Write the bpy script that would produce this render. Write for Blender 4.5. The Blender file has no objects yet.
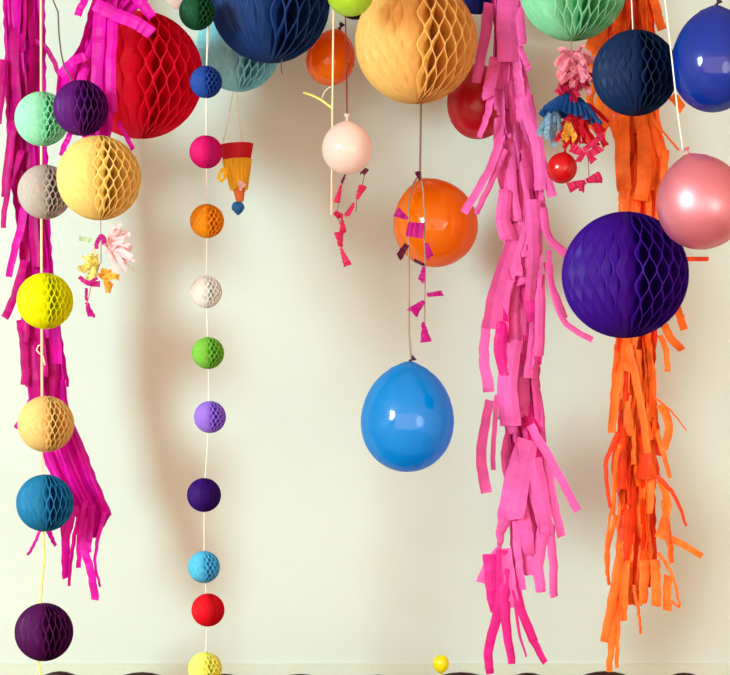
import bpy, bmesh, math, random
from mathutils import Vector, Matrix
random.seed(7)
PI = math.pi
C = bpy.context.scene.collection
F = 1750.0                      # focal length in pixels of a 730 wide frame
CAMZ, HOR, CAMY = 1.5, 428.0, -5.0
CEIL = 3.0

def P(px, py, y=-0.6):
    d = y - CAMY
    return Vector(((px - 365) / F * d, y, CAMZ - (py - HOR) / F * d))
def S(y=-0.6):
    return (y - CAMY) / F

# ------------------------------------------------------------------ materials
def lin(c):
    f = lambda v: v / 12.92 if v <= .04045 else ((v + .055) / 1.055) ** 2.4
    return tuple(f(v / 255) for v in c) + (1,)
def nodes(name):
    m = bpy.data.materials.new(name); m.use_nodes = True
    nt = m.node_tree; nt.nodes.clear()
    return m, nt, nt.nodes.new, nt.links.new, nt.nodes.new('ShaderNodeOutputMaterial')
def schlick(nt, f0, f90):
    N, L = nt.nodes.new, nt.links.new
    lw = N('ShaderNodeLayerWeight'); lw.inputs['Blend'].default_value = .5
    p = N('ShaderNodeMath'); p.operation = 'POWER'; p.inputs[1].default_value = 4
    L(lw.outputs['Facing'], p.inputs[0])
    m = N('ShaderNodeMath'); m.operation = 'MULTIPLY_ADD'; m.inputs[1].default_value = f90 - f0; m.inputs[2].default_value = f0
    L(p.outputs[0], m.inputs[0]); return m
def paper(name, col, trans=.3, crepe=False, var=.10):
    m, nt, N, L, out = nodes(name)
    tc = N('ShaderNodeTexCoord')
    nz = N('ShaderNodeTexNoise'); nz.inputs['Scale'].default_value = 9 if not crepe else 22
    L(tc.outputs['Object'], nz.inputs['Vector'])
    hs = N('ShaderNodeHueSaturation'); hs.inputs['Color'].default_value = lin(col)
    mr = N('ShaderNodeMapRange'); mr.inputs['From Min'].default_value = .3; mr.inputs['From Max'].default_value = .7
    mr.inputs['To Min'].default_value = 1 - var; mr.inputs['To Max'].default_value = 1 + var
    L(nz.outputs['Fac'], mr.inputs['Value']); L(mr.outputs['Result'], hs.inputs['Value'])
    d = N('ShaderNodeBsdfDiffuse'); t = N('ShaderNodeBsdfTranslucent'); mx = N('ShaderNodeMixShader')
    L(hs.outputs['Color'], d.inputs['Color']); L(hs.outputs['Color'], t.inputs['Color'])
    mx.inputs['Fac'].default_value = trans
    L(d.outputs[0], mx.inputs[1]); L(t.outputs[0], mx.inputs[2])
    g = N('ShaderNodeBsdfGlossy'); g.inputs['Roughness'].default_value = .5
    fr = schlick(nt, .015, .05)
    m2 = N('ShaderNodeMixShader'); L(fr.outputs[0], m2.inputs['Fac']); L(mx.outputs[0], m2.inputs[1]); L(g.outputs[0], m2.inputs[2])
    if crepe:
        mp = N('ShaderNodeMapping'); mp.inputs['Scale'].default_value = (900, 900, 60)
        n2 = N('ShaderNodeTexNoise'); n2.inputs['Scale'].default_value = .5
        L(tc.outputs['Object'], mp.inputs['Vector']); L(mp.outputs[0], n2.inputs['Vector'])
        b = N('ShaderNodeBump'); b.inputs['Strength'].default_value = .25; b.inputs['Distance'].default_value = .001
        L(n2.outputs['Fac'], b.inputs['Height'])
        L(b.outputs[0], d.inputs['Normal'])
    L(m2.outputs[0], out.inputs[0])
    return m
def latex(name, col, clear=.22, trans=.45, rough=.08, pearl=0.0):
    m, nt, N, L, out = nodes(name)
    tc = N('ShaderNodeTexCoord'); nz = N('ShaderNodeTexNoise'); nz.inputs['Scale'].default_value = 3
    L(tc.outputs['Object'], nz.inputs['Vector'])
    mr = N('ShaderNodeMapRange'); mr.inputs['To Min'].default_value = .93; mr.inputs['To Max'].default_value = 1.07
    L(nz.outputs['Fac'], mr.inputs['Value'])
    hs = N('ShaderNodeHueSaturation'); hs.inputs['Color'].default_value = lin(col); L(mr.outputs[0], hs.inputs['Value'])
    d = N('ShaderNodeBsdfDiffuse'); t = N('ShaderNodeBsdfTranslucent'); tr = N('ShaderNodeBsdfTransparent')
    for n in (d, t, tr): L(hs.outputs['Color'], n.inputs['Color'])
    a = N('ShaderNodeMixShader'); a.inputs[0].default_value = trans; L(d.outputs[0], a.inputs[1]); L(t.outputs[0], a.inputs[2])
    b = N('ShaderNodeMixShader'); b.inputs[0].default_value = clear; L(a.outputs[0], b.inputs[1]); L(tr.outputs[0], b.inputs[2])
    last = b
    if pearl:
        pg = N('ShaderNodeBsdfGlossy'); pg.inputs['Roughness'].default_value = .42; pg.inputs['Color'].default_value = lin((255, 205, 215)) if pearl > .1 else (1, 1, 1, 1)
        e = N('ShaderNodeMixShader'); e.inputs[0].default_value = pearl; L(last.outputs[0], e.inputs[1]); L(pg.outputs[0], e.inputs[2]); last = e
    g = N('ShaderNodeBsdfGlossy'); g.inputs['Roughness'].default_value = rough
    fr = schlick(nt, .05, .3)
    c = N('ShaderNodeMixShader'); L(fr.outputs[0], c.inputs[0]); L(last.outputs[0], c.inputs[1]); L(g.outputs[0], c.inputs[2])
    L(c.outputs[0], out.inputs[0])
    return m
def solid(name, col, rough=.6, bump=0, bscale=40, var=.06, spec=.3):
    m, nt, N, L, out = nodes(name)
    p = N('ShaderNodeBsdfPrincipled'); p.inputs['Roughness'].default_value = rough
    p.inputs['Specular IOR Level'].default_value = spec
    tc = N('ShaderNodeTexCoord'); nz = N('ShaderNodeTexNoise'); nz.inputs['Scale'].default_value = bscale; nz.inputs['Detail'].default_value = 4
    L(tc.outputs['Object'], nz.inputs['Vector'])
    mr = N('ShaderNodeMapRange'); mr.inputs['To Min'].default_value = 1 - var; mr.inputs['To Max'].default_value = 1 + var
    L(nz.outputs['Fac'], mr.inputs['Value'])
    hs = N('ShaderNodeHueSaturation'); hs.inputs['Color'].default_value = lin(col); L(mr.outputs[0], hs.inputs['Value'])
    L(hs.outputs['Color'], p.inputs['Base Color'])
    if bump:
        b = N('ShaderNodeBump'); b.inputs['Strength'].default_value = bump; b.inputs['Distance'].default_value = .002
        L(nz.outputs['Fac'], b.inputs['Height']); L(b.outputs[0], p.inputs['Normal'])
    L(p.outputs[0], out.inputs[0])
    return m

WALL = solid('wall_paint', (207, 217, 212), .9, .05, 8, .012, .1)
SIDE = solid('warm_bounce_paint', (234, 204, 186), .9, .05, 8, .012, .1)  # unseen side walls and ceiling, tinted to warm the bounced light
DADO = solid('dado_paper', (206, 214, 202), .9, .3, 120, .07, .1)
FLOOR = solid('floor_boards', (150, 118, 84), .5, .1, 12, .1)
CEILM = solid('ceiling_paint', (240, 236, 226), .9, 0, 8, .01, .1)
WOOD = solid('dark_bentwood', (38, 15, 16), .4, .1, 30, .2, .5)
S_CREAM = solid('cream_ribbon', (250, 214, 176), .7)
S_WHITE = solid('white_thread', (246, 240, 232), .7)
S_DARK = solid('dark_thread', (90, 66, 74), .7)
S_GREY = solid('taupe_thread', (158, 136, 120), .7)
S_YEL = solid('yellow_cord', (240, 232, 130), .7)
S_RED = solid('dark_red_thread', (130, 44, 44), .7)
MAG = paper('magenta_crepe', (212, 4, 164), .25, True, .2)
PINK = paper('pink_crepe', (234, 96, 180), .2, True, .12)
ORA = paper('orange_crepe', (252, 120, 42), .28, True, .2)
MAG2 = paper('deep_magenta_crepe', (186, 0, 122), .25, True, .2)
PINK2 = paper('deep_pink_crepe', (226, 36, 146), .25, True, .14)
ORA2 = paper('red_orange_crepe', (238, 70, 28), .3, True, .2)
BOWM = paper('bow_magenta', (176, 14, 122), .2, True)
BOWR = paper('bow_rose', (196, 34, 84), .2, True)
BOWD = paper('bow_plum', (84, 14, 44), .15, True)

# ------------------------------------------------------------------ objects
def link(name, bm, mat, parent=None, smooth=False):
    me = bpy.data.meshes.new(name); bm.to_mesh(me); bm.free()
    me.materials.append(mat)
    if smooth:
        for p in me.polygons: p.use_smooth = True
    o = bpy.data.objects.new(name, me); C.objects.link(o)
    if parent: o.parent = parent
    return o
def tag(o, label, cat, group=None):
    o['label'] = label; o['category'] = cat
    if group: o['group'] = group
    return o
def empty(name, loc, label, cat, group=None):
    o = bpy.data.objects.new(name, None); C.objects.link(o); o.location = loc
    o.empty_display_size = .05
    return tag(o, label, cat, group)
def shift(bm, loc):
    bmesh.ops.translate(bm, verts=bm.verts, vec=-Vector(loc)); return bm
def structure(name, bm, mat):
    o = link(name, bm, mat); o['kind'] = 'structure'; return o
def box(bm, x0, x1, y0, y1, z0, z1):
    v = [bm.verts.new((x, y, z)) for x in (x0, x1) for y in (y0, y1) for z in (z0, z1)]
    for f in ((0,1,3,2),(4,6,7,5),(0,4,5,1),(2,3,7,6),(0,2,6,4),(1,5,7,3)):
        bm.faces.new([v[i] for i in f])
    return bm
def tube(bm, pts, r, n=8, closed=False):
    pts = [Vector(p) for p in pts]; rings = []
    m = len(pts)
    for i, p in enumerate(pts):
        a = pts[(i - 1) % m] if (i > 0 or closed) else p
        b = pts[(i + 1) % m] if (i < m - 1 or closed) else p
        t = (b - a).normalized()
        u = t.cross(Vector((0, 1, 0)))
        if u.length < .2: u = t.cross(Vector((1, 0, 0)))
        u.normalize(); w = t.cross(u)
        rr = r[i] if isinstance(r, (list, tuple)) else r
        rings.append([bm.verts.new(p + (u * math.cos(2*PI*k/n) + w * math.sin(2*PI*k/n)) * rr) for k in range(n)])
    for i in range(m if closed else m - 1):
        A, B = rings[i], rings[(i + 1) % m]
        for k in range(n): bm.faces.new((A[k], A[(k+1) % n], B[(k+1) % n], B[k]))
    if not closed:
        bm.faces.new(rings[0]); bm.faces.new(rings[-1][::-1])
    return bm
def lathe(bm, prof, n=32, M=None):
    rings = []
    for r, z in prof:
        rings.append([bm.verts.new((r*math.cos(2*PI*k/n), r*math.sin(2*PI*k/n), z)) for k in range(n)])
    for A, B in zip(rings, rings[1:]):
        for k in range(n): bm.faces.new((A[k], B[k], B[(k+1) % n], A[(k+1) % n]))
    if M: bmesh.ops.transform(bm, matrix=M, verts=[v for R in rings for v in R])
    return bm

# ------------------------------------------------------------------ honeycomb balls
def honeycomb_mesh(npg, period, rim, rows, gap=1.6, lean=1.05):
    bm = bmesh.new()
    dl = 2 * PI / (npg + gap)
    fr = (.28, .55, .8, .93, 1.0)
    for i in range(npg):
        base = (i + (gap + 1) / 2) * dl
        prev = prevr = None
        right = base < PI
        ln = lean * (.55 if right else 1.5); am = .49 if right else .30
        for j in range(rows + 1):
            t = PI * (.012 + .976 * j / rows)
            z, rr = math.cos(t), math.sin(t)
            a = base + am * dl * math.cos(2 * PI * z / period + PI * i)
            cur = [bm.verts.new((rr*f*math.sin(a + ln*(1-f)), -rr*f*math.cos(a + ln*(1-f)), z)) for f in fr]
            h = min(rim, rr * dl * .3) * (1 if right else .6)
            ca, sa = math.cos(a), math.sin(a)
            q = (1.004*rr*sa, -1.004*rr*ca, 1.004*z)
            rv = [bm.verts.new((q[0] + s*h*ca, q[1] + s*h*sa, q[2])) for s in (-1, 1)]
            if prev:
                for k in range(len(fr) - 1): bm.faces.new((prev[k], prev[k+1], cur[k+1], cur[k]))
                bm.faces.new((prevr[0], prevr[1], rv[1], rv[0]))
            prev, prevr = cur, rv
    lathe(bm, [(.29*math.sin(PI*j/10) + .002, .97*math.cos(PI*j/10)) for j in range(11)], 16)
    return bm
HM = {}
def hmesh(kind):
    spec = {'big': (52, .50, .010, 56), 'mid': (50, .45, .013, 56), 'fine': (56, .30, .014, 60),
            'small': (34, .48, .026, 34), 'line': (48, .80, .013, 40), 'plain': (72, .25, .02, 48)}[kind]
    if kind not in HM:
        bm = honeycomb_mesh(*spec); me = bpy.data.meshes.new('honeycomb_' + kind); bm.to_mesh(me); bm.free(); HM[kind] = me
    return HM[kind]
PM = {}
def ball(px, py, r, y, col, label, kind='mid', rz=0, group=None, trans=.42, tilt=0):
    key = tuple(col)
    if key not in PM:
        up_ = [min(.97, v * 1.25 + .004) for v in lin(col)[:3]]
        PM[key] = paper('tissue_%d' % len(PM), col, trans, var=.05)
        for nd in PM[key].node_tree.nodes:
            if nd.type == 'HUE_SAT': nd.inputs['Color'].default_value = up_ + [1]
    me = hmesh(kind).copy(); me.materials.append(PM[key])
    loc = P(px, py, y); R = r * S(y)
    o = bpy.data.objects.new('honeycomb_ball', me); C.objects.link(o)
    o.location = loc; o.scale = (R, R, R); o.rotation_euler = (0, math.radians(tilt), math.radians(rz))
    tag(o, label, 'paper ball', group)
    return o
def string(pts, r_px, mat, label, group=None, name='hanging_string'):
    """pts: (px, py, y) or Vector"""
    w = [p if isinstance(p, Vector) else P(*p) for p in pts]
    bm = tube(bmesh.new(), w, r_px * S(), 6)
    base = w[0]; shift(bm, base)
    o = link(name, bm, mat, None, True); o.location = base
    tag(o, label, 'string', group); return o
def up(px, py, y, dx=0):
    """point on the ceiling above a pixel position"""
    v = P(px, py, y); return Vector((v.x + dx, y, CEIL))

LS = -0.60
ball(140, 75, 63, -.62, (226, 6, 66), 'large crimson red honeycomb paper ball behind the magenta streamer', 'big', 0, None)
ball(42, 119, 27, LS, (172, 228, 204), 'mint green honeycomb ball, topmost on the cream ribbon', 'mid', 2, 'honeycomb balls on the cream ribbon')
ball(45, 192, 27, LS, (200, 190, 186), 'grey honeycomb ball on the cream ribbon beside the large peach ball', 'mid', 0, 'honeycomb balls on the cream ribbon')
ball(45, 301, 28, LS, (252, 234, 0), 'bright yellow honeycomb ball on the cream ribbon', 'mid', -4, 'honeycomb balls on the cream ribbon')
ball(46, 424, 28, LS, (255, 204, 142), 'small peach honeycomb ball threaded between the yellow and teal blue balls', 'mid', 3, 'honeycomb balls on the cream ribbon')
ball(45, 503, 28.5, LS, (34, 134, 184), 'teal blue honeycomb ball on the ribbon beside the magenta streamer tip', 'line', 0, 'honeycomb balls on the cream ribbon')
ball(44, 632, 29, LS, (86, 10, 92), 'dark plum honeycomb ball hanging lowest, on yellow cord', 'line', 0, 'honeycomb balls on the cream ribbon')
ball(81, 108, 27.5, -.98, (92, 14, 118), 'dark purple honeycomb ball in front of the large crimson ball', 'line', -12)
ball(99, 178, 42, -.98, (255, 206, 134), 'medium peach honeycomb ball hanging above the pale tissue flower charm', 'mid', -5)
ball(238, 49, 42, -.26, (156, 216, 234), 'pale blue honeycomb ball half hidden behind the big navy ball', 'mid', -5)
ball(270, 2, 60, -.58, (24, 62, 128), 'largest navy blue honeycomb ball, cut off by the top edge', 'line', -2)
ball(197, 12, 18, -.76, (22, 92, 60), 'small dark green honeycomb ball at the top of the white thread', 'small', 8, 'small honeycomb balls on the white thread')
ball(416, 42, 61, -.60, (255, 192, 118), 'big peach orange honeycomb ball above the orange balloon', 'big', -6)
ball(356, -6, 25, -.49, (30, 26, 60), 'dark navy paper ball mostly hidden behind the lime balloon', 'small', 20)
ball(478, -9, 23, -.28, (20, 34, 120), 'blue paper ball peeking out behind the top of the pink streamer', 'small', 0)
ball(573, -14, 54, -.86, (138, 208, 174), 'large mint green honeycomb ball cut off by the top edge', 'big', -40)
ball(635, 73, 42.5, -.98, (12, 46, 96), 'medium navy honeycomb ball in front of the orange streamer', 'big', -5)
ball(625, 275, 63, -1.02, (60, 0, 148), 'large violet purple honeycomb ball in front of the orange streamer', 'big', -5)
TH = -.76
for (x, y, r, c, l, k) in (
    (206, 82, 16, (36, 84, 176), 'small royal blue honeycomb ball in front of the pale blue ball', 'small'),
    (206, 152, 16.5, (214, 16, 128), 'small magenta paper ball beside the party hat charm', 'plain'),
    (207, 221, 17, (255, 164, 30), 'small orange honeycomb ball on the white thread', 'small'),
    (206, 292, 16, (246, 246, 240), 'small white honeycomb ball on the white thread', 'small'),
    (208, 353, 16, (130, 196, 76), 'small leaf green honeycomb ball on the white thread', 'small'),
    (210, 417, 16, (162, 126, 222), 'small lavender honeycomb ball on the white thread', 'small'),
    (204, 495, 17, (56, 4, 126), 'small deep indigo paper ball on the white thread', 'plain'),
    (204, 567, 16, (92, 192, 224), 'small sky blue honeycomb ball above the red one', 'small'),
    (208, 610, 16.5, (218, 10, 40), 'small red paper ball on the white thread', 'plain'),
    (205, 669, 17, (246, 232, 130), 'small pale yellow honeycomb ball, lowest on the white thread', 'small')):
    ball(x, y, r, TH, c, l, k, random.uniform(-6, 6), 'small honeycomb balls on the white thread')

# strings of the two ball strands
string([Vector((P(41, 0, LS).x, LS, CEIL)), (41, 0, LS), (41.5, 240, LS), (42, 400, LS), (42, 475, LS)], 1.3, S_CREAM, 'cream ribbon carrying the column of six honeycomb balls')
string([(44, 475, LS), (43, 530, LS), (44.5, 560, LS), (42, 580, LS), (40.5, 604, LS), (41, 657, LS), (38, 662, LS), (40, 668, LS), (41, 690, LS), (41, 700, LS)], 1.1, S_YEL, 'yellow cord hanging below the teal blue honeycomb ball', None, 'yellow_string')
string([(42, 344, LS-.004), (38, 346, LS-.004), (36.5, 350, LS-.004), (39, 353, LS-.004), (43, 356, LS-.004), (45, 365, LS-.004)], .7, S_CREAM, 'small loose knot loop on the cream ribbon under yellow ball', None, 'ribbon_knot')
string([Vector((P(208, 0, TH).x, TH, CEIL)), (208, 0, TH), (206, 82, TH), (206, 152, TH), (207, 221, TH), (206, 292, TH), (208, 353, TH), (209, 417, TH), (204, 495, TH), (204, 567, TH), (207, 610, TH), (205, 672, TH)], .42, S_WHITE, 'fine white thread carrying the column of small balls')
string([up(54, 0, -.9), (53, 0, -.93), (58, 12, -.96), (59, 35, -.97), (61, 52, -.98), (64, 66, -.98), (74, 84, -.98)], .7, S_DARK, 'dark wavy thread leading down to the dark purple ball')
string([up(99, 0, -.98), (99, 138, -.98)], .3, S_DARK, 'thin thread holding the medium peach honeycomb ball')
for (x, r, y, w) in ((140, -.62, 12, 'large crimson ball'), (238, -.26, 10, 'pale blue honeycomb ball')):
    string([up(x, 0, r), (x, y, r)], .5, S_WHITE, 'thin thread holding up the ' + w)
string([up(631.5, 0, -.98), (631.5, 0, -.98), (633, 32, -.98)], .6, S_WHITE, 'pale thread holding the medium navy ball, first strand', None)
string([up(635, 0, -.97), (635, 0, -.97), (634, 32, -.97)], .5, S_RED, 'reddish thread beside the pale one above the navy ball', None)
string([up(211, 0, -.72), (209, 20, -.73), (207, 66, -.75)], .5, S_WHITE, 'loose white thread end above the royal blue ball')

# ------------------------------------------------------------------ balloons
def balloon(px, py, rx, ry, y, mat, label, knot=(0, 0), lean=0, taper=.10, cat='balloon', kcol=None):
    loc = P(px, py, y); s = S(y)
    root = empty('balloon', loc, label, cat)
    bm = bmesh.new(); prof = []
    n = 40
    for j in range(n + 1):
        t = PI * j / n; z = math.cos(t)
        r = math.sin(t) * (1 - taper * z)
        zz = z
        if z > .9: r = r * (1 - .25 * ((z - .9) / .1) ** 2) + .035; zz = z + .05 * ((z - .9) / .1) ** 3
        prof.append((max(r, .004) * rx * s, zz * ry * s))
    lathe(bm, prof, 48)
    R = Matrix.Rotation(math.radians(lean), 4, 'Y')
    bmesh.ops.transform(bm, matrix=R, verts=bm.verts)
    b = link('balloon_body', bm, mat, root, True)
    top = R @ Vector((0, 0, ry * s * 1.045))
    bm = bmesh.new()
    kp = [(.8, -.5), (1.7, .3), (1.9, 1.0), (1.5, 1.8), (.9, 2.4), (1.3, 3.2), (2.4, 4.6), (3.1, 6.2), (3.4, 6.6), (2.9, 6.5), (1.6, 4.8), (.4, 3.6)]
    lathe(bm, [(a * s, c * s) for a, c in kp], 16, Matrix.Translation(top) @ Matrix.Rotation(math.radians(knot[0]), 4, 'Y'))
    k = link('knot', bm, kcol or mat, root, True)
    return root
L_OR = latex('latex_orange', (255, 140, 0), .2)
L_OR2 = latex('latex_orange_small', (255, 132, 4), .2)
L_PK = latex('latex_palepink', (252, 230, 226), .10, .4)
L_BL = latex('latex_skyblue', (0, 172, 250), .28, .5)
L_RB = latex('latex_royal', (14, 60, 182), .12, .35)
L_RD = latex('latex_crimson', (206, 8, 44), .08, .3, .25)
L_RR = latex('latex_red', (216, 14, 26), .08, .3, .2)
L_PE = latex('latex_pearl', (216, 110, 140), .05, .3, .2, .28)
L_LM = latex('latex_lime', (196, 232, 66), .15)
L_KN = solid('dark_knot', (58, 16, 44), .5)
balloon(331, 57.5, 24, 28, -.42, L_OR2, 'small orange balloon beside the big navy ball', (30, 0), 16, .10, kcol=L_KN)
balloon(347, 148, 25, 26, -.72, L_PK, 'small pale pink balloon with a bow tail below', (0, 0), 0, .04)
balloon(435, 223, 42, 44, -.37, L_OR, 'bright orange balloon hanging under the big peach honeycomb ball', (-20, 0), -18, .06, kcol=L_KN)
balloon(407.5, 418, 46.5, 54, -.70, L_BL, 'sky blue balloon hanging lowest in the middle', (50, 0), 2, .07, kcol=L_KN)
balloon(478, 102, 31, 37, -.28, L_RD, 'crimson balloon behind the pink streamer', (0, 0), 0, .04)
balloon(714, 60, 42, 52, -1.10, L_RB, 'royal blue balloon cut off at the upper right edge', (35, 0), 2, .06, kcol=L_KN)
balloon(701, 202, 44.5, 47.5, -1.22, L_PE, 'pearly rose pink balloon above the large violet ball', (-18, 0), -15, .06)
balloon(350, -6, 23, 22, -.88, L_LM, 'lime green balloon peeking in at the top edge', (0, 0), 0, .03)
balloon(562, 168, 15, 15.5, -.86, L_RR, 'tiny round red balloon beside the crimson bows', (0, 0), 10, .02)
balloon(178, -6, 13, 15, -.40, L_PK, 'pale pink balloon barely showing at the top edge', (0, 0), 0, .03)
o = balloon(441, 664, 8, 9, -.62, latex('latex_yellow', (250, 240, 30), .1), 'tiny yellow balloon standing on its stick above the chairs', (0, 0), 180, .08)
string([(441, 673, -.62), Vector((P(441,673,-.62).x, -.62, 0))], 1.4, S_YEL, 'thin yellow stick under the tiny yellow balloon', None, 'balloon_stick')

string([up(333.5, 0, -.62), (333.5, 0, -.62), (332, 150, -.62), (331.5, 215, -.62)], 1.0, S_CREAM, 'pale cream string passing in front of the small orange balloon')
string([up(345.5, 0, -.74 + .14), (345.5, 20, -.60), (346.5, 60, -.66), (347, 116, -.72)], .7, S_RED, 'dark red thread holding the small pale pink balloon')
string([(421, 102, -.60), (420.5, 140, -.50), (420, 174, -.38)], 1.1, S_GREY, 'taupe string from the big peach ball down to orange balloon')
string([up(420.5, 0, -.60), (418, -18, -.60)], .8, S_GREY, 'taupe string holding up the big peach ball')
string([(421, 173, -.39), (414, 182, -.52), (408.5, 205, -.58), (409, 280, -.69), (409, 330, -.70), (411, 358, -.70)], .9, S_GREY, 'taupe string from the orange balloon down to sky blue balloon')
string([up(665, 0, -1.22), (665, 0, -1.22), (672, 60, -1.22), (678, 115, -1.22), (683, 150, -1.22)], .65, S_WHITE, 'slanting white string leading down to the pearly pink balloon')
string([up(718, 0, -1.07), (717, 0, -1.07)], .7, S_WHITE, 'white thread above the royal blue balloon')
string([(331, 86, -.50), (324, 92, -.50), (322, 98, -.50)], .5, S_WHITE, 'fine thread under the small orange balloon')
string([(303, 92.5, -.50), (311, 95, -.5), (320, 99, -.5), (332, 108, -.5)], 1.3, S_YEL, 'short pale yellow straw dangling under the small orange balloon', None, 'paper_straw')
tails_thread = [(282, 60, -.62), (280, 66, -.62)]
string([(282, 58, -.60), (281, 66, -.60), (282, 74, -.60)], .5, S_DARK, 'tiny dark thread end under the big navy ball')

# ------------------------------------------------------------------ ribbons
def ribbon(bm, pts, w0, w1=None, y=-.6, yaw=0, twist=0, y1=None, curl=0, thick=True):
    """hanging strip of crepe: pts (px, py), width in pixels"""
    w1 = w0 if w1 is None else w1; y1 = y if y1 is None else y1
    # Catmull sampling
    Q = [Vector((p[0], p[1])) for p in pts]
    samp = []
    if len(Q) == 2: Q = [Q[0], Q[0].lerp(Q[1], .5), Q[1]]
    for i in range(len(Q) - 1):
        a, b, c, d = Q[max(i-1, 0)], Q[i], Q[i+1], Q[min(i+2, len(Q)-1)]
        for k in range(6):
            t = k / 6
            samp.append(.5 * ((2*b) + (c-a)*t + (2*a-5*b+4*c-d)*t*t + (-a+3*b-3*c+d)*t**3))
    samp.append(Q[-1]); n = len(samp)
    W = []
    for i, q in enumerate(samp):
        t = i / (n - 1)
        W.append(P(q.x, q.y, y + (y1 - y) * t + curl * math.sin(t * PI) ))
    prev = None; kr = random.Random(int(sum(q.x * 7 + q.y for q in samp)))
    cs = kr.choice((.28, .28, .12, -.2))
    for i in range(n):
        t = i / (n - 1)
        if 0 < i: W[i] = W[i] + Vector((kr.uniform(-.6, .6), kr.uniform(-.8, .8), 0)) * S(y)
        tg = (W[min(i+1, n-1)] - W[max(i-1, 0)]).normalized()
        ang = math.radians(yaw + twist * t)
        nrm = Vector((math.sin(ang), -math.cos(ang), 0))
        u = tg.cross(nrm)
        if u.length < .05: u = Vector((1, 0, 0))
        u.normalize(); n2 = u.cross(tg)
        w = (w0 + (w1 - w0) * t) * S(y) / 2
        cup = w * cs
        row = [bm.verts.new(W[i] - u*w + n2*0), bm.verts.new(W[i] - u*w*.4 + n2*cup), bm.verts.new(W[i] + u*w*.4 + n2*cup), bm.verts.new(W[i] + u*w)]
        if prev:
            for k in range(3): bm.faces.new((prev[k], prev[k+1], row[k+1], row[k]))
        prev = row
def panel(bm, rows, y=-.6, folds=4, amp=.012, seed=0):
    """broad crinkled sheet of crepe; rows (py, xl, xr)"""
    rnd = random.Random(seed); ph = [rnd.uniform(0, 6.28) for _ in range(4)]
    full = []
    for a, b in zip(rows, rows[1:]):
        n = max(2, int((b[0] - a[0]) / 7))
        for k in range(n): full.append(tuple(a[i] + (b[i] - a[i]) * k / n for i in range(3)))
    full.append(rows[-1]); nx = 28; prev = None
    for py, xl, xr in full:
        row = []
        for k in range(nx + 1):
            u = k / nx
            dd = amp * (math.sin(u * folds * 2*PI + ph[0] + py * .012) + .5 * math.sin(u * folds * 4.7 * PI + ph[1] - py * .02)) + amp * .6 * math.sin(py * .05 + ph[2] + u * 5)
            edge = .8 * math.sin(py * .35 + ph[3]) if k in (0, nx) else 0
            row.append(bm.verts.new(P(xl + (xr - xl) * u + edge, py, y + dd)))
        if prev:
            for k in range(nx): bm.faces.new((prev[k], prev[k+1], row[k+1], row[k]))
        prev = row

def interp(tab, v):
    if v <= tab[0][0]: return tab[0][1:]
    for a, b in zip(tab, tab[1:]):
        if v <= b[0]:
            t = (v - a[0]) / (b[0] - a[0]); return tuple(a[i] + (b[i] - a[i]) * t for i in range(1, len(a)))
    return tab[-1][1:]
def garland(label, mat, y, env, core, strays, step, per, seed, mat2=None, wr=(6, 13), ln=(45, 95), ystart=-60, cordtop=None, folds=3, spread=.9, bin_=75):
    rnd = random.Random(seed)
    top = P(interp(env, ystart)[0], ystart, y); root = empty('fringe_streamer', Vector((top.x, y, CEIL)), label, 'paper streamer')
    base = root.location
    bm = bmesh.new()
    cpts = [Vector((top.x, y, CEIL))]
    yy = ystart
    while yy < env[-1][0] - 40:
        a = interp(env, yy); cpts.append(P((a[0] + a[1]) / 2, yy, y)); yy += 40
    link('cord', shift(tube(bm, cpts, .0022, 6), base), mat, root)
    for i, c in enumerate(core):
        bm = bmesh.new(); panel(bm, c[0], y + c[1], folds, .010, seed + i)
        link('crepe_sheet', shift(bm, base), mat if mat is MAG else (mat2 or mat), root)
    bins = {}
    def B(v, pr=.38):
        k = (int((v + 200) // bin_), 1 if rnd.random() < pr else 0)
        if k not in bins: bins[k] = bmesh.new()
        return bins[k]
    yy = ystart
    while yy < env[-1][0] - ln[0]:
        xl, xr = interp(env, yy); cx, hw = (xl + xr) / 2, (xr - xl) / 2
        for i in range(per):
            s = rnd.uniform(-1, 1); L = rnd.uniform(*ln)
            L = min(L, env[-1][0] - yy)
            exl, exr = interp(env, yy + L); ecx, ehw = (exl + exr) / 2, (exr - exl) / 2
            w = rnd.uniform(*wr)
            x0 = cx + s * hw * .55
            s1 = max(-spread, min(spread, s * rnd.uniform(.7, 1.25)))
            x2 = ecx + s1 * max(ehw - w / 2, 2)
            x1 = (x0 + x2) / 2 + s * rnd.uniform(0, 5) + rnd.uniform(-3, 3)
            dz = rnd.uniform(-1, 1) * .030 - .006
            yv = rnd.gauss(0, 42)
            ribbon(B(yy), [(x0, yy), (x1, yy + L*.5), (x2, yy + L)], w*.8, w, y + dz*.5, yv, rnd.uniform(-50, 50), y + dz - .012, rnd.uniform(-.02, .004))
        yy += step
    for st in strays:
        pts, w = st[0], st[1]; o = st[2] if len(st) > 2 else {}
        ribbon(B(pts[0][1], .12), pts, w, o.get('w1', w), y + o.get('dy', -.045), o.get('yaw', rnd.uniform(-18, 18)), o.get('tw', rnd.uniform(-45, 45)), y + o.get('dy1', o.get('dy', -.045) - .01), o.get('curl', -.008))
    for k in sorted(bins):
        o2 = (k[0], 1 - k[1])
        if len(bins[k].faces) < 300 and o2 in bins and len(bins[o2].faces):
            tmp = bpy.data.meshes.new('tmp'); bins[k].to_mesh(tmp); bins[o2].from_mesh(tmp); bins[k].clear(); bpy.data.meshes.remove(tmp)
    for k in sorted(bins):
        if not len(bins[k].faces): continue
        link('fringe', shift(bins[k], base), (mat2 or mat) if k[1] else mat, root)
    return root

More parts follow.
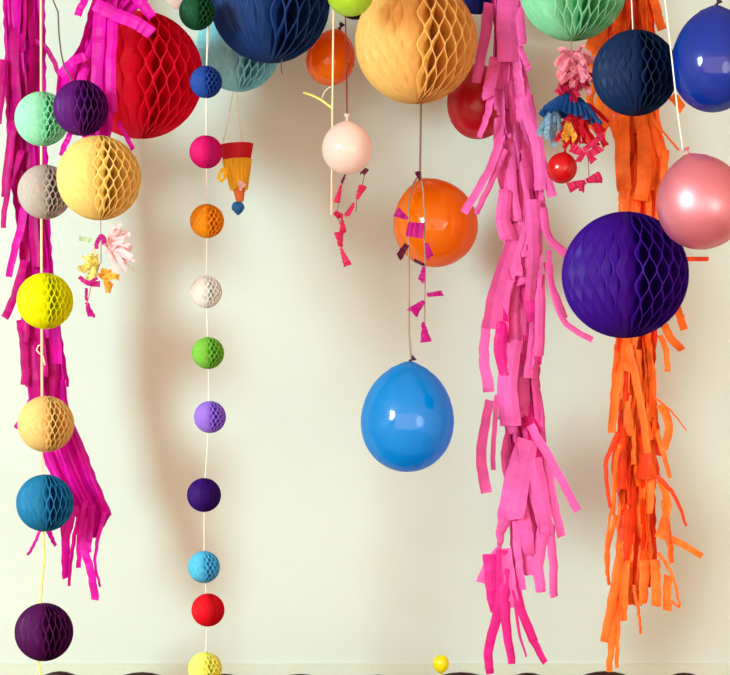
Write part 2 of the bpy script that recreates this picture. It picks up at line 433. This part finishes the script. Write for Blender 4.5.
# 1 - long magenta streamer on the left
garland('long magenta fringed crepe streamer hanging behind the cream ribbon of balls', MAG, -.45,
    [(-80, 2, 44), (0, 0, 46), (60, 4, 45), (120, 5, 46), (180, 8, 50), (240, 18, 50), (300, 20, 56), (340, 23, 62), (400, 26, 66)],
    [([(-80, 2, 46), (8, 3, 45), (60, 5, 46), (120, 6, 46), (180, 10, 49), (240, 19, 51), (300, 21, 56)], -.018),
     ([(290, 22, 56), (330, 23, 61), (387, 26, 69.5)], .012),
     ([(380, 26, 66), (405, 30, 68), (425, 34, 75), (450, 40, 86), (480, 52, 97), (500, 62, 106), (515, 68, 112)], 0),
     ([(514, 74, 112), (526, 82, 104), (538, 86, 96)], 0.004)],
    [([(14, 120), (8, 160), (5, 198)], 9), ([(22, 150), (8, 190), (3, 228)], 8, {'w1': 6}), ([(26, 205), (16, 245), (9, 277)], 9), ([(24, 260), (16, 292), (5, 318)], 8),
     ([(30, 400), (24, 415), (16, 428)], 5), ([(4, 60), (1, 90), (-2, 124)], 9), ([(34, 40), (46, 48), (54, 62), (62, 84)], 5),
     ([(74, 505), (66, 540), (66, 578)], 9, {'yaw': 10}), ([(80, 510), (72, 550), (69, 586)], 5, {'yaw': 30}),
     ([(88, 518), (84, 545), (91, 572), (95, 600)], 8, {'yaw': 5}), ([(105, 512), (99, 535), (95, 560), (100, 587)], 5, {'w1': 2.5, 'yaw': 20}),
     ([(86, 500), (80, 530), (79, 568)], 5), ([(45, 520), (50, 534), (56, 546)], 7, {'w1': 4}), ([(42, 524), (36, 540), (28, 555)], 3),
     ([(66, 495), (64, 520), (66, 548)], 8), ([(92, 505), (90, 530), (88, 552)], 7), ([(20, 320), (24, 350), (25, 385)], 8), ([(24, 300), (26, 330), (24, 345)], 8)],
    36, 2, 11, MAG2, (9, 17), (80, 140), -80, spread=.95)
# 2 - short magenta streamer over the crimson ball
garland('short magenta fringed streamer draped in front of the large crimson ball', MAG, -.84,
    [(-80, 90, 130), (0, 90, 124), (30, 84, 118), (60, 74, 114), (80, 60, 112), (100, 60, 112)],
    [([(-80, 96, 140), (0, 92, 148), (14, 88, 132), (26, 85, 118), (45, 80, 116), (62, 68, 116), (78, 57, 116), (98, 56, 116), (112, 66, 116)], 0),
     ([(110, 72, 114), (128, 80, 112), (144, 84, 110)], .02)],
    [([(95, 4), (115, 14), (138, 24), (152, 34)], 13, {'yaw': 0}), ([(132, -8), (142, 4), (152, 17)], 11), ([(88, -12), (83, 3), (77, 16)], 8),
     ([(112, 20), (109, 60), (111, 112)], 14, {'yaw': 0}), ([(118, 122), (126, 136), (133, 150)], 5), ([(72, 130), (66, 142), (61, 156)], 6),
     ([(100, 10), (98, 50), (96, 90)], 14), ([(60, 75), (72, 62), (86, 56)], 9)],
    30, 3, 23, MAG2, (9, 15), (45, 80), -80, spread=.8)
# 3 - pink streamer
pk = [([(490, 4), (484, 40), (476, 83)], 13, {'w1': 9, 'dy': -.01}), ([(508, 0), (507, 30), (508, 62)], 21, {'yaw': 0}), ([(518, 44), (524, 58), (529, 70)], 6), ([(519, 8), (521, 26), (523, 45)], 9),
  ([(496, 58), (490, 82), (488, 98)], 12), ([(492, 96), (486, 118), (479, 138)], 8, {'w1': 5}), ([(502, 135), (488, 172), (464, 213)], 8, {'yaw': 0, 'dy1': -.07}), ([(506, 150), (492, 180), (476, 214)], 6),
  ([(515, 55), (519, 80), (521, 100)], 9), ([(520, 80), (530, 120), (538, 150), (540, 190)], 13, {'yaw': 0}), ([(528, 95), (536, 140), (552, 197)], 10),
  ([(543, 208), (549, 238), (575, 261)], 9), ([(546, 262), (562, 318), (592, 340)], 6, {'w1': 6}), ([(548, 250), (553, 285), (566, 318)], 6), ([(505, 190), (503, 220), (509, 240)], 13, {'w1': 17, 'yaw': 0}),
  ([(520, 225), (502, 285), (496, 329)], 14, {'w1': 32, 'yaw': 5}), ([(487, 322), (484, 355), (489, 392)], 9, {'w1': 12, 'yaw': 0}), ([(502, 322), (500, 350), (506, 378)], 12), ([(540, 275), (540, 315), (539, 356)], 11, {'yaw': 0}),
  ([(533, 200), (535, 250), (531, 300)], 16, {'yaw': 0}), ([(514, 340), (507, 385), (511, 426)], 18, {'w1': 22, 'yaw': 0}), ([(490, 400), (485, 425), (481, 460), (487, 493)], 9, {'w1': 12}),
  ([(497, 395), (494, 440), (493, 470)], 5), ([(530, 425), (553, 465), (578, 511)], 9, {'yaw': 0}), ([(548, 455), (553, 500), (562, 537)], 9),
  ([(528, 440), (516, 485), (510, 520)], 22, {'w1': 30, 'yaw': 6}), ([(530, 460), (540, 500), (547, 535)], 24, {'w1': 14, 'yaw': -8}), ([(508, 515), (501, 530), (500, 545)], 16, {'w1': 5}),
  ([(520, 500), (526, 530), (528, 554)], 13), ([(501, 545), (492, 560), (484, 584)], 3, {'w1': 18, 'dy': -.02}), ([(494, 555), (494, 590), (496, 612)], 24, {'w1': 10, 'dy': -.03}), ([(506, 548), (509, 575), (513, 608)], 10, {'w1': 13}),
  ([(546, 520), (538, 560), (541, 592)], 14, {'w1': 10}), ([(550, 525), (553, 560), (554, 597)], 9, {'w1': 9}), ([(502, 550), (500, 600), (489, 648), (490, 674)], 12, {'w1': 9, 'yaw': 0}),
  ([(507, 560), (505, 610), (512, 664)], 13, {'w1': 8, 'yaw': 0}), ([(513, 590), (519, 630), (526, 657)], 4, {'w1': 2.5}), ([(514, 585), (526, 625), (545, 663)], 10, {'w1': 7}), ([(512, 570), (522, 610), (536, 642)], 12, {'w1': 6}), ([(516, 520), (518, 555), (523, 590)], 8)]
garland('long bright pink fringed crepe streamer hanging almost to the chairs', PINK, -.50,
    [(-80, 488, 522), (0, 486, 524), (60, 488, 522), (100, 486, 530), (150, 492, 545), (200, 500, 550), (250, 505, 546), (300, 498, 546), (340, 500, 544), (400, 494, 542), (440, 498, 548), (500, 502, 552), (540, 504, 552), (575, 508, 550)],
    [([(-80, 492, 518), (0, 492, 520), (60, 496, 516), (110, 498, 528), (160, 506, 538), (220, 512, 542), (280, 516, 540), (340, 514, 540), (400, 506, 540), (450, 508, 544), (500, 512, 548), (530, 520, 546)], .01)],
    pk, 22, 6, 31, PINK2, (9, 17), (45, 85), -80, spread=.9)
# 4 - orange streamer
og = [([(652, -8), (657, 12), (662, 30)], 9, {'yaw': 0}), ([(612, 0), (600, 30), (590, 52)], 14), ([(600, 40), (594, 60), (590, 78)], 10), ([(604, 96), (596, 118), (592, 130)], 14), ([(606, 120), (603, 132), (604, 148)], 8, {'w1': 3}),
  ([(612, 92), (608, 112), (600, 126)], 12), ([(598, 60), (588, 66), (581, 78)], 7, {'w1': 5}), ([(604, 104), (612, 122), (618, 140)], 8), ([(592, 112), (601, 118), (608, 128)], 7), ([(600, 80), (590, 96), (593, 112)], 9), ([(622, 105), (622, 150), (624, 190)], 15, {'yaw': 0}), ([(620, 185), (620, 200), (620, 215)], 3), ([(630, 185), (628, 200), (628, 215)], 3), ([(640, 112), (645, 160), (641, 200)], 14),
  ([(655, 122), (668, 138), (679, 150)], 3), ([(666, 150), (664, 180), (667, 215)], 7), ([(673, 300), (679, 314), (684, 330)], 9, {'w1': 8}), ([(664, 325), (671, 338), (682, 350)], 8), ([(660, 335), (666, 350), (668, 372)], 6),
  ([(685, 259), (697, 259), (708, 259)], 4.5, {'yaw': 0, 'tw': 0, 'dy': -.04}), ([(622, 335), (616, 385), (612, 433)], 12, {'w1': 8, 'yaw': 0}), ([(628, 345), (640, 400), (648, 453)], 8, {'w1': 7, 'dy': -.06}), ([(638, 350), (641, 400), (652, 440)], 7, {'dy': -.055}),
  ([(655, 398), (672, 412), (687, 431)], 3, {'w1': 2}), ([(660, 405), (669, 425), (664, 450)], 9, {'w1': 8}), ([(656, 430), (664, 455), (670, 478)], 6, {'w1': 4}), ([(656, 476), (674, 495), (686, 526)], 5, {'w1': 3}),
  ([(660, 480), (668, 505), (660, 535)], 8), ([(664, 500), (668, 530), (672, 563)], 8), ([(656, 533), (678, 542), (702, 556)], 8, {'w1': 6, 'yaw': 0}), ([(658, 553), (672, 575), (680, 607)], 4, {'w1': 3}),
  ([(645, 560), (644, 585), (643, 604)], 10), ([(655, 560), (656, 585), (656, 606)], 10), ([(668, 575), (667, 592), (667, 611)], 9), ([(618, 432), (606, 465), (611, 508)], 5, {'w1': 4}), ([(620, 445), (615, 470), (613, 515)], 5),
  ([(616, 515), (608, 550), (609, 585)], 5), ([(612, 505), (606, 545), (607, 575)], 3), ([(620, 555), (612, 600), (605, 642)], 9, {'yaw': 0}), ([(616, 600), (612, 635), (609, 672)], 9, {'w1': 6, 'yaw': 0}), ([(622, 580), (618, 625), (617, 668)], 6, {'w1': 4}),
  ([(634, 585), (638, 610), (641, 634)], 4, {'w1': 3}), ([(626, 560), (624, 590), (623, 621)], 9), ([(632, 330), (628, 360), (624, 372)], 14, {'yaw': 0}), ([(618, 345), (616, 362), (615, 372)], 7), ([(668, 600), (674, 603), (679, 608)], 3),
  ([(672, 96), (678, 102), (682, 110)], 9, {'dy': .02})]
garland('long orange fringed crepe streamer hanging behind the navy and violet balls', ORA, -.64,
    [(-80, 606, 655), (0, 600, 660), (60, 596, 660), (110, 604, 664), (180, 618, 668), (240, 616, 668), (300, 614, 668), (340, 613, 660), (400, 612, 658), (450, 612, 664), (500, 613, 664), (560, 612, 664), (590, 612, 656), (605, 612, 650)],
    [([(-80, 612, 650), (0, 606, 654), (70, 604, 656), (130, 622, 660), (200, 628, 662), (300, 622, 660), (380, 618, 654), (450, 618, 654), (520, 618, 656), (570, 618, 656)], .01)],
    og, 20, 6, 47, ORA2, (7, 13), (45, 95), -80, spread=.92)

# ------------------------------------------------------------------ bow tails
def bow_tail(label, y, thread, pieces, mats, tmat=S_GREY, tr=.5):
    w = [P(a, b, y) for a, b in thread]; base = w[0]
    root = empty('bow_tail', base, label, 'bow tail')
    link('thread', shift(tube(bmesh.new(), w, tr * S(y), 6), base), tmat, root, True)
    for i, (x0, y0, w0, x1, y1, w1, m) in enumerate(pieces):
        bm = bmesh.new()
        ribbon(bm, [(x0, y0), (x1, y1)], w0, w1, y - .005, random.uniform(-25, 25), random.uniform(-30, 30), y - .008, random.uniform(-.006, .0))
        link('bow', shift(bm, base), mats[m], root)
    return root
bm3 = [BOWM, BOWR, BOWD]
bow_tail('longer rose bow tail dangling under the pale pink balloon', -.72, [(345, 174), (342, 185), (337, 212), (343, 235), (341, 250), (347, 264)],
    [(345, 175, 2, 342, 183, 4, 2), (341, 185, 2, 337, 202, 7, 1), (334, 212, 5, 341, 217, 8, 1), (342, 219, 2, 343, 234, 9, 1), (338, 233, 9, 341, 247, 4, 1), (341, 248, 2, 348, 266, 10, 1)], bm3, S_DARK, .35)
bow_tail('shorter rose bow tail at the side of the pale pink balloon', -.715, [(366, 169), (362, 186), (357, 198), (356, 212)],
    [(367, 169, 5, 362, 174, 5, 2), (363, 186, 9, 357, 199, 3, 1), (354, 203, 3, 347, 216, 8, 1)], bm3, S_DARK, .35)
bow_tail('magenta bow tail draped over the front of the orange balloon', -.70, [(421, 176), (423, 190), (424.5, 215), (425, 280), (424.5, 335)],
    [(417, 172, 6, 420, 180, 2, 2), (396, 212, 11, 408, 219, 2, 0), (407, 229, 14, 424, 231, 16, 0), (407, 244, 5, 399, 257, 8, 2), (426, 243, 3, 430, 257, 9, 0), (414, 260, 3, 424, 265, 3, 2), (424, 267, 3, 421, 281, 8, 0),
     (427, 295, 4, 443, 293, 6, 0), (424, 301, 3, 412, 313, 13, 0), (423, 322, 2, 426, 342, 12, 0)], bm3, S_GREY, .7)

# ------------------------------------------------------------------ tissue charms
def tuft(cx, cy, y, n, rad, a0, a1, w, seed, jitter=4, droop=6):
    bm = bmesh.new(); r = random.Random(seed)
    for i in range(n):
        a = math.radians(a0 + (a1 - a0) * (i + r.random()) / n); R = rad * r.uniform(.6, 1.05)
        x0, y0 = cx + r.uniform(-jitter, jitter), cy + r.uniform(-jitter, jitter)
        ribbon(bm, [(x0, y0), (x0 + R*.5*math.cos(a), y0 - R*.5*math.sin(a)), (x0 + R*math.cos(a), y0 - R*math.sin(a) + droop*r.random())], w*.7, w*r.uniform(.8, 1.2), y + r.uniform(-.01, .01), r.uniform(-40, 40), r.uniform(-60, 60), y + r.uniform(-.04, .02))
    return bm
T_PP = paper('pale_pink_tissue', (246, 206, 214), .4, True)
T_PY = paper('pale_yellow_tissue', (240, 226, 130), .4, True)
T_GR = paper('pale_green_tissue', (186, 206, 166), .4, True)
T_OY = paper('amber_tissue', (246, 184, 70), .4, True)
T_PK = paper('rose_tissue', (240, 150, 176), .3, True)
T_BL = paper('blue_tissue', (22, 72, 140), .3, True)
T_LB = paper('pale_blue_tissue', (130, 170, 200), .4, True)
T_RD = paper('red_tissue', (206, 20, 44), .3, True)
T_YL = paper('yellow_tissue', (250, 196, 36), .35, True)
b0 = P(100.5, 220, -.98)
r = empty('tissue_charm', b0, 'pale pink and yellow tissue flower charm under the medium peach ball', 'tissue charm')
def sub(root, name, bm, mat, smooth=False): return link(name, shift(bm, root.location), mat, root, smooth)
sub(r, 'thread', tube(bmesh.new(), [P(100.5, 219, -.98), P(101, 236, -.98), P(101, 262, -.98), P(92, 282, -.98), P(87, 305, -.98)], .0012, 6), S_GREY, True)
sub(r, 'pink_flower', tuft(108, 248, -.98, 26, 27, -65, 80, 5, 3), T_PP)
sub(r, 'yellow_flower', tuft(94, 264, -.98, 18, 16, 60, 260, 5, 4), T_PY)
sub(r, 'amber_petals', tuft(102, 272, -.99, 9, 15, -80, 20, 6, 5), T_OY)
bm = bmesh.new(); ribbon(bm, [(79, 238), (92, 241)], 5, 5, -.98, 0); sub(r, 'green_slip', bm, T_GR)
bm = bmesh.new(); ribbon(bm, [(97, 249), (97, 242), (102, 236), (105, 244)], 4, 5, -1.01, 0);
sub(r, 'magenta_slip', bm, BOWM); bm = bmesh.new(); ribbon(bm, [(79, 277), (88, 283), (100, 284)], 4, 6, -1.01, 0); ribbon(bm, [(88, 284), (97, 278)], 5, 3, -1.015, 0)
sub(r, 'magenta_slip', bm, BOWM)
bm = bmesh.new(); ribbon(bm, [(86.5, 288), (86.5, 301)], 3, 3, -.98, 0); sub(r, 'tail', bm, BOWM)
bm = bmesh.new(); ribbon(bm, [(86.5, 302), (91.5, 317)], 3, 8, -.98, 0); sub(r, 'tail', bm, BOWM)

# party hat shaped cone with blue pompom, hung upside down
yc = -.40; s = S(yc); b0 = P(236, 146, yc)
r = empty('party_hat_charm', b0, 'upside down paper party hat with yellow fringe and blue pompom tip', 'party hat')
tiltM = Matrix.Translation(b0) @ Matrix.Rotation(math.radians(-4), 4, 'Y')
n = 40
def cone(z0, r0, z1, r1, frill=0, seed=0):
    bm = bmesh.new(); rr = random.Random(seed); rings = []
    for k in range(7):
        t = k / 6; z = z0 + (z1 - z0) * t; rad = r0 + (r1 - r0) * t
        rings.append([bm.verts.new((rad*(1 + frill*.04*((i % 2)*2-1))*math.cos(2*PI*i/n)*s, rad*(1 + frill*.04*((i % 2)*2-1))*math.sin(2*PI*i/n)*s, (z + (rr.uniform(-1.5, 1.5)*frill if k == 6 else 0))*s)) for i in range(n)])
    for A, B in zip(rings, rings[1:]):
        for i in range(n): bm.faces.new((A[i], A[(i+1) % n], B[(i+1) % n], B[i]))
    bmesh.ops.transform(bm, matrix=tiltM, verts=bm.verts)
    return bm
sub(r, 'cone', cone(0, 17, -52, 2.5), paper('hat_cone', (246, 120, 60), .3, True), False)
sub(r, 'red_band', cone(1, 17.6, -17, 13.0), T_RD)
sub(r, 'yellow_fringe', cone(-14, 14.6, -44, 8.5, 1, 3), T_YL)
sub(r, 'orange_tip', cone(-40, 6.6, -56, 3.6, .6, 5), paper('tip_orange', (244, 132, 70), .3, True))
bm = bmesh.new(); ribbon(bm, [(224, 168), (219, 176), (222, 182)], 4, 3, -.45, 0); ribbon(bm, [(226, 168), (224, 180)], 4, 3, -.45, 0); sub(r, 'loose_fringe', bm, T_YL)
bm = bmesh.new(); bmesh.ops.create_icosphere(bm, subdivisions=3, radius=1)
for v in bm.verts: v.co *= 6.6 * s * (1 + .13 * math.sin(v.co.x*9 + 1) * math.sin(v.co.z*8) * math.cos(v.co.y*7))
for v in bm.verts:
    v.co.z *= 1.05
    if v.co.z < 0: v.co.x *= 1 + v.co.z / (14 * s)
bmesh.ops.translate(bm, verts=bm.verts, vec=P(238, 208, yc)); sub(r, 'pompom', bm, paper('pompom_blue', (40, 112, 178), .2, True))
bm = bmesh.new(); ribbon(bm, [(238, 182), (245, 186)], 5, 4, -.45, 0); ribbon(bm, [(243, 182), (240, 190)], 3, 3, -.45, 0); sub(r, 'white_bow', bm, T_PP)
bm = bmesh.new(); tube(bm, [P(233, 92, yc), P(229, 118, yc), P(222, 146, yc)], .5*s, 6); tube(bm, [P(236, 92, yc), P(239, 118, yc), P(243, 146, yc)], .5*s, 6)
sub(r, 'hanger_threads', bm, S_WHITE, True)

# rose and blue tissue charm on the right
yc = -.86; b0 = P(571, 40, yc)
r = empty('tissue_charm', b0, 'rose pink and blue tissue tassel charm under the large mint ball', 'tissue charm')
sub(r, 'thread', tube(bmesh.new(), [P(571, 39, yc), P(572, 60, yc), P(574, 110, yc), P(585, 135, yc), P(588, 150, yc), P(589, 183, yc)], .0014, 6), S_GREY, True)
sub(r, 'rose_tassel', tuft(574, 60, yc - .015, 38, 20, -20, 200, 4.5, 8, 5, 18), T_PK)
sub(r, 'rose_tassel', tuft(576, 70, yc - .02, 28, 19, 200, 350, 5, 9, 6, 4), T_PK)
sub(r, 'crimson_puff', tuft(572, 84, yc, 30, 15, 0, 360, 8, 10, 7, 4), BOWR)
bm = bmesh.new(); rr = random.Random(4); rings = []; nn = 56
for k in range(9):
    t = k / 8
    rings.append([bm.verts.new(((2 + 25 * t ** .75) * (1 + (.10*t) * math.cos(i * PI)) * math.cos(2*PI*i/nn) * S(yc), (2 + 20 * t ** .75) * (1 + .10*t*math.cos(i * PI)) * math.sin(2*PI*i/nn) * S(yc), (-24 * t ** 1.5 + (rr.uniform(-3, 3) if k == 8 else 0)) * S(yc))) for i in range(nn)])
for A, B_ in zip(rings, rings[1:]):
    for i in range(nn): bm.faces.new((A[i], A[(i+1) % nn], B_[(i+1) % nn], B_[i]))
bmesh.ops.transform(bm, matrix=Matrix.Translation(P(571, 94, yc)) @ Matrix.Rotation(math.radians(8), 4, 'Y'), verts=bm.verts)
ribbon(bm, [(560, 100), (550, 103), (541, 112)], 4, 3, yc - .02, 0); ribbon(bm, [(585, 104), (594, 116), (601, 124)], 6, 4, yc - .03, 0)
sub(r, 'blue_skirt', bm, T_BL)
sub(r, 'pale_blue_fringe', tuft(553, 114, yc, 12, 27, 235, 285, 6, 12, 5, 2), T_LB)
sub(r, 'red_fringe', tuft(580, 112, yc + .01, 26, 34, 215, 325, 6, 13, 8, 2), T_RD)
sub(r, 'amber_fringe', tuft(571, 124, yc - .005, 5, 17, 235, 295, 6, 14, 4, 2), T_OY)
bm = bmesh.new(); ribbon(bm, [(571, 147), (580, 152), (586, 155)], 11, 4, yc - .03, 0); ribbon(bm, [(586, 154), (594, 152), (600, 146)], 4, 12, yc - .03, 0); ribbon(bm, [(584, 150), (594, 142), (603, 134)], 5, 6, yc - .03, 0); ribbon(bm, [(588, 154), (594, 162)], 5, 8, yc - .03, 0); ribbon(bm, [(583, 153), (578, 162)], 5, 6, yc - .03, 0)
sub(r, 'bow', bm, BOWR)
bm = bmesh.new(); ribbon(bm, [(568, 188), (578, 184), (586, 182)], 11, 4, yc - .03, 0); ribbon(bm, [(586, 181), (593, 179), (600, 177)], 4, 13, yc - .03, 0); ribbon(bm, [(582, 184), (581, 192)], 5, 6, yc - .03, 0)
sub(r, 'bow', bm, BOWR)

# ------------------------------------------------------------------ bentwood chairs, two rows back to back
def chair_proto(label, group):
    r = empty('bentwood_chair', (0, 0, 0), label, 'chair', group)
    lathe_seat = [(.001, .455), (.165, .455), (.178, .448), (.18, .438), (.172, .428), (.001, .428)]
    link('seat', lathe(bmesh.new(), lathe_seat, 36), WOOD, r, True)
    def hoop(w, z1, zb, rad, yb=.165):
        pts = [Vector((-w*.80, yb - .03, zb))]
        for k in range(25):
            a = PI - PI * k / 24
            zz = z1 - w * 1.15 + w * 1.15 * math.sin(a)
            pts.append(Vector((w * math.cos(a), yb + (zz - zb) * .09 - .03, zz)))
        pts.append(Vector((w*.80, yb - .03, zb)))
        return tube(bmesh.new(), pts, rad, 10)
    link('back_hoop', hoop(.165, .883, .42, .0125), WOOD, r, True)
    link('inner_hoop', hoop(.10, .80, .43, .009), WOOD, r, True)
    for sx in (-1, 1):
        link('leg', tube(bmesh.new(), [(sx*.125, -.125, .43), (sx*.155, -.16, 0)], [.015, .011], 10), WOOD, r, True)
        link('leg', tube(bmesh.new(), [(sx*.12, .13, .43), (sx*.145, .17, 0)], [.015, .011], 10), WOOD, r, True)
    pts = [(.145*math.cos(2*PI*k/28), .145*math.sin(2*PI*k/28), .24) for k in range(28)]
    link('stretcher_ring', tube(bmesh.new(), pts, .007, 8, True), WOOD, r, True)
    return r
def copy_tree(o, parent=None):
    kids = list(o.children); c = o.copy(); C.objects.link(c)
    if parent: c.parent = parent
    for ch in kids: copy_tree(ch, c)
    return c
rowA = [(142, 'second'), (300, 'fourth'), (461, 'sixth'), (605, 'eighth')]
rowB = [(60, 'first'), (225, 'third'), (378, 'fifth'), (528, 'seventh'), (684, 'last')]
chair = chair_proto('', 'dark chairs in two rows back to back'); first = True
where = {142: 'dark bentwood chair between the dark plum ball and the pale yellow ball', 300: 'dark bentwood chair sliver midway between pale yellow ball and tiny yellow balloon',
  461: 'dark bentwood chair right beside the tiny yellow balloon', 605: 'dark bentwood chair below the tip of the orange streamer',
  60: 'dark bentwood chair top beside the dark plum ball', 225: 'dark bentwood chair half behind the pale yellow ball', 378: 'dark bentwood chair whose top barely shows beside the tiny yellow balloon stick',
  528: 'dark bentwood chair below the tip of the pink streamer', 684: 'dark bentwood chair at the right-hand end of the two rows'}
sizes = {142: 4, 300: 2.2, 461: 4, 605: 5, 60: 5.0, 225: 2.5, 378: 1.6, 528: 3.6, 684: 3.6}
for row, yh, rz in ((rowA, -.62, 0), (rowB, -.50, PI)):
    for px, nm in row:
        c = chair if first else copy_tree(chair); first = False
        # hoop top is .176 behind the seat centre
        hy = yh; sgn = 1 if rz == 0 else -1
        topz = P(px, 676 - sizes[px], hy).z
        c.location = (P(px, 0, hy).x, hy - sgn * .176, 0); c.rotation_euler = (0, 0, rz)
        c.scale = ((1 if rz == 0 else .72), 1, topz / .8955)
        c['label'] = where[px]; c['group'] = 'dark chairs in two rows back to back'

# ------------------------------------------------------------------ room
X = 3.2; YB = -6.2
structure('wall_back', box(bmesh.new(), -X, X, 0, .1, 0, CEIL), WALL)
structure('wall_left', box(bmesh.new(), -X - .1, -X, YB, .1, 0, CEIL), SIDE)
structure('wall_right', box(bmesh.new(), X, X + .1, YB, .1, 0, CEIL), SIDE)
structure('floor', box(bmesh.new(), -X - .1, X + .1, YB, .1, -.1, 0), FLOOR)
structure('ceiling', box(bmesh.new(), -X - .1, X + .1, YB, .1, CEIL, CEIL + .1), SIDE)
dz = CAMZ - (664 - HOR) / F * (-.008 - CAMY)
bm = box(bmesh.new(), -X, X, -.008, 0, .12, dz)
structure('trim_1', bm, DADO)
structure('baseboard_back', box(bmesh.new(), -X, X, -.018, 0, 0, .12), CEILM)

# ------------------------------------------------------------------ light
def area(name, loc, target, size, power, col):
    l = bpy.data.lights.new(name, 'AREA'); l.shape = 'DISK'; l.size = size; l.energy = power; l.color = col
    o = bpy.data.objects.new(name, l); C.objects.link(o); o.location = loc
    o.rotation_euler = (Vector(target) - Vector(loc)).to_track_quat('-Z', 'Y').to_euler()
    return o
area('softbox_light', (-3.0, -4.25, 2.55), (1.0, -.2, 1.45), 1.45, 225, (.65, 1, .97))
area('fill_light', (2.2, -4.4, 1.5), (.2, 0, 1.5), 1.5, 14, (.9, 1, .88))
w = bpy.data.worlds.new('room_glow'); bpy.context.scene.world = w; w.use_nodes = True
bg = w.node_tree.nodes['Background']; bg.inputs[0].default_value = (1, .65, .49, 1); bg.inputs[1].default_value = 1.85

# ------------------------------------------------------------------ camera
cam = bpy.data.cameras.new('camera'); co = bpy.data.objects.new('camera', cam); C.objects.link(co)
co.location = (0, CAMY, CAMZ); co.rotation_euler = (PI/2, 0, 0)
cam.sensor_fit = 'HORIZONTAL'; cam.sensor_width = 36; cam.lens = 36 * F / 730
cam.shift_y = (HOR - 337.5) / 730
cam.clip_start = .05
sc = bpy.context.scene; sc.camera = co
vs = sc.view_settings; vs.view_transform = 'Standard'; vs.look = 'None'; vs.gamma = 1; vs.use_curve_mapping = False; vs.exposure = .68
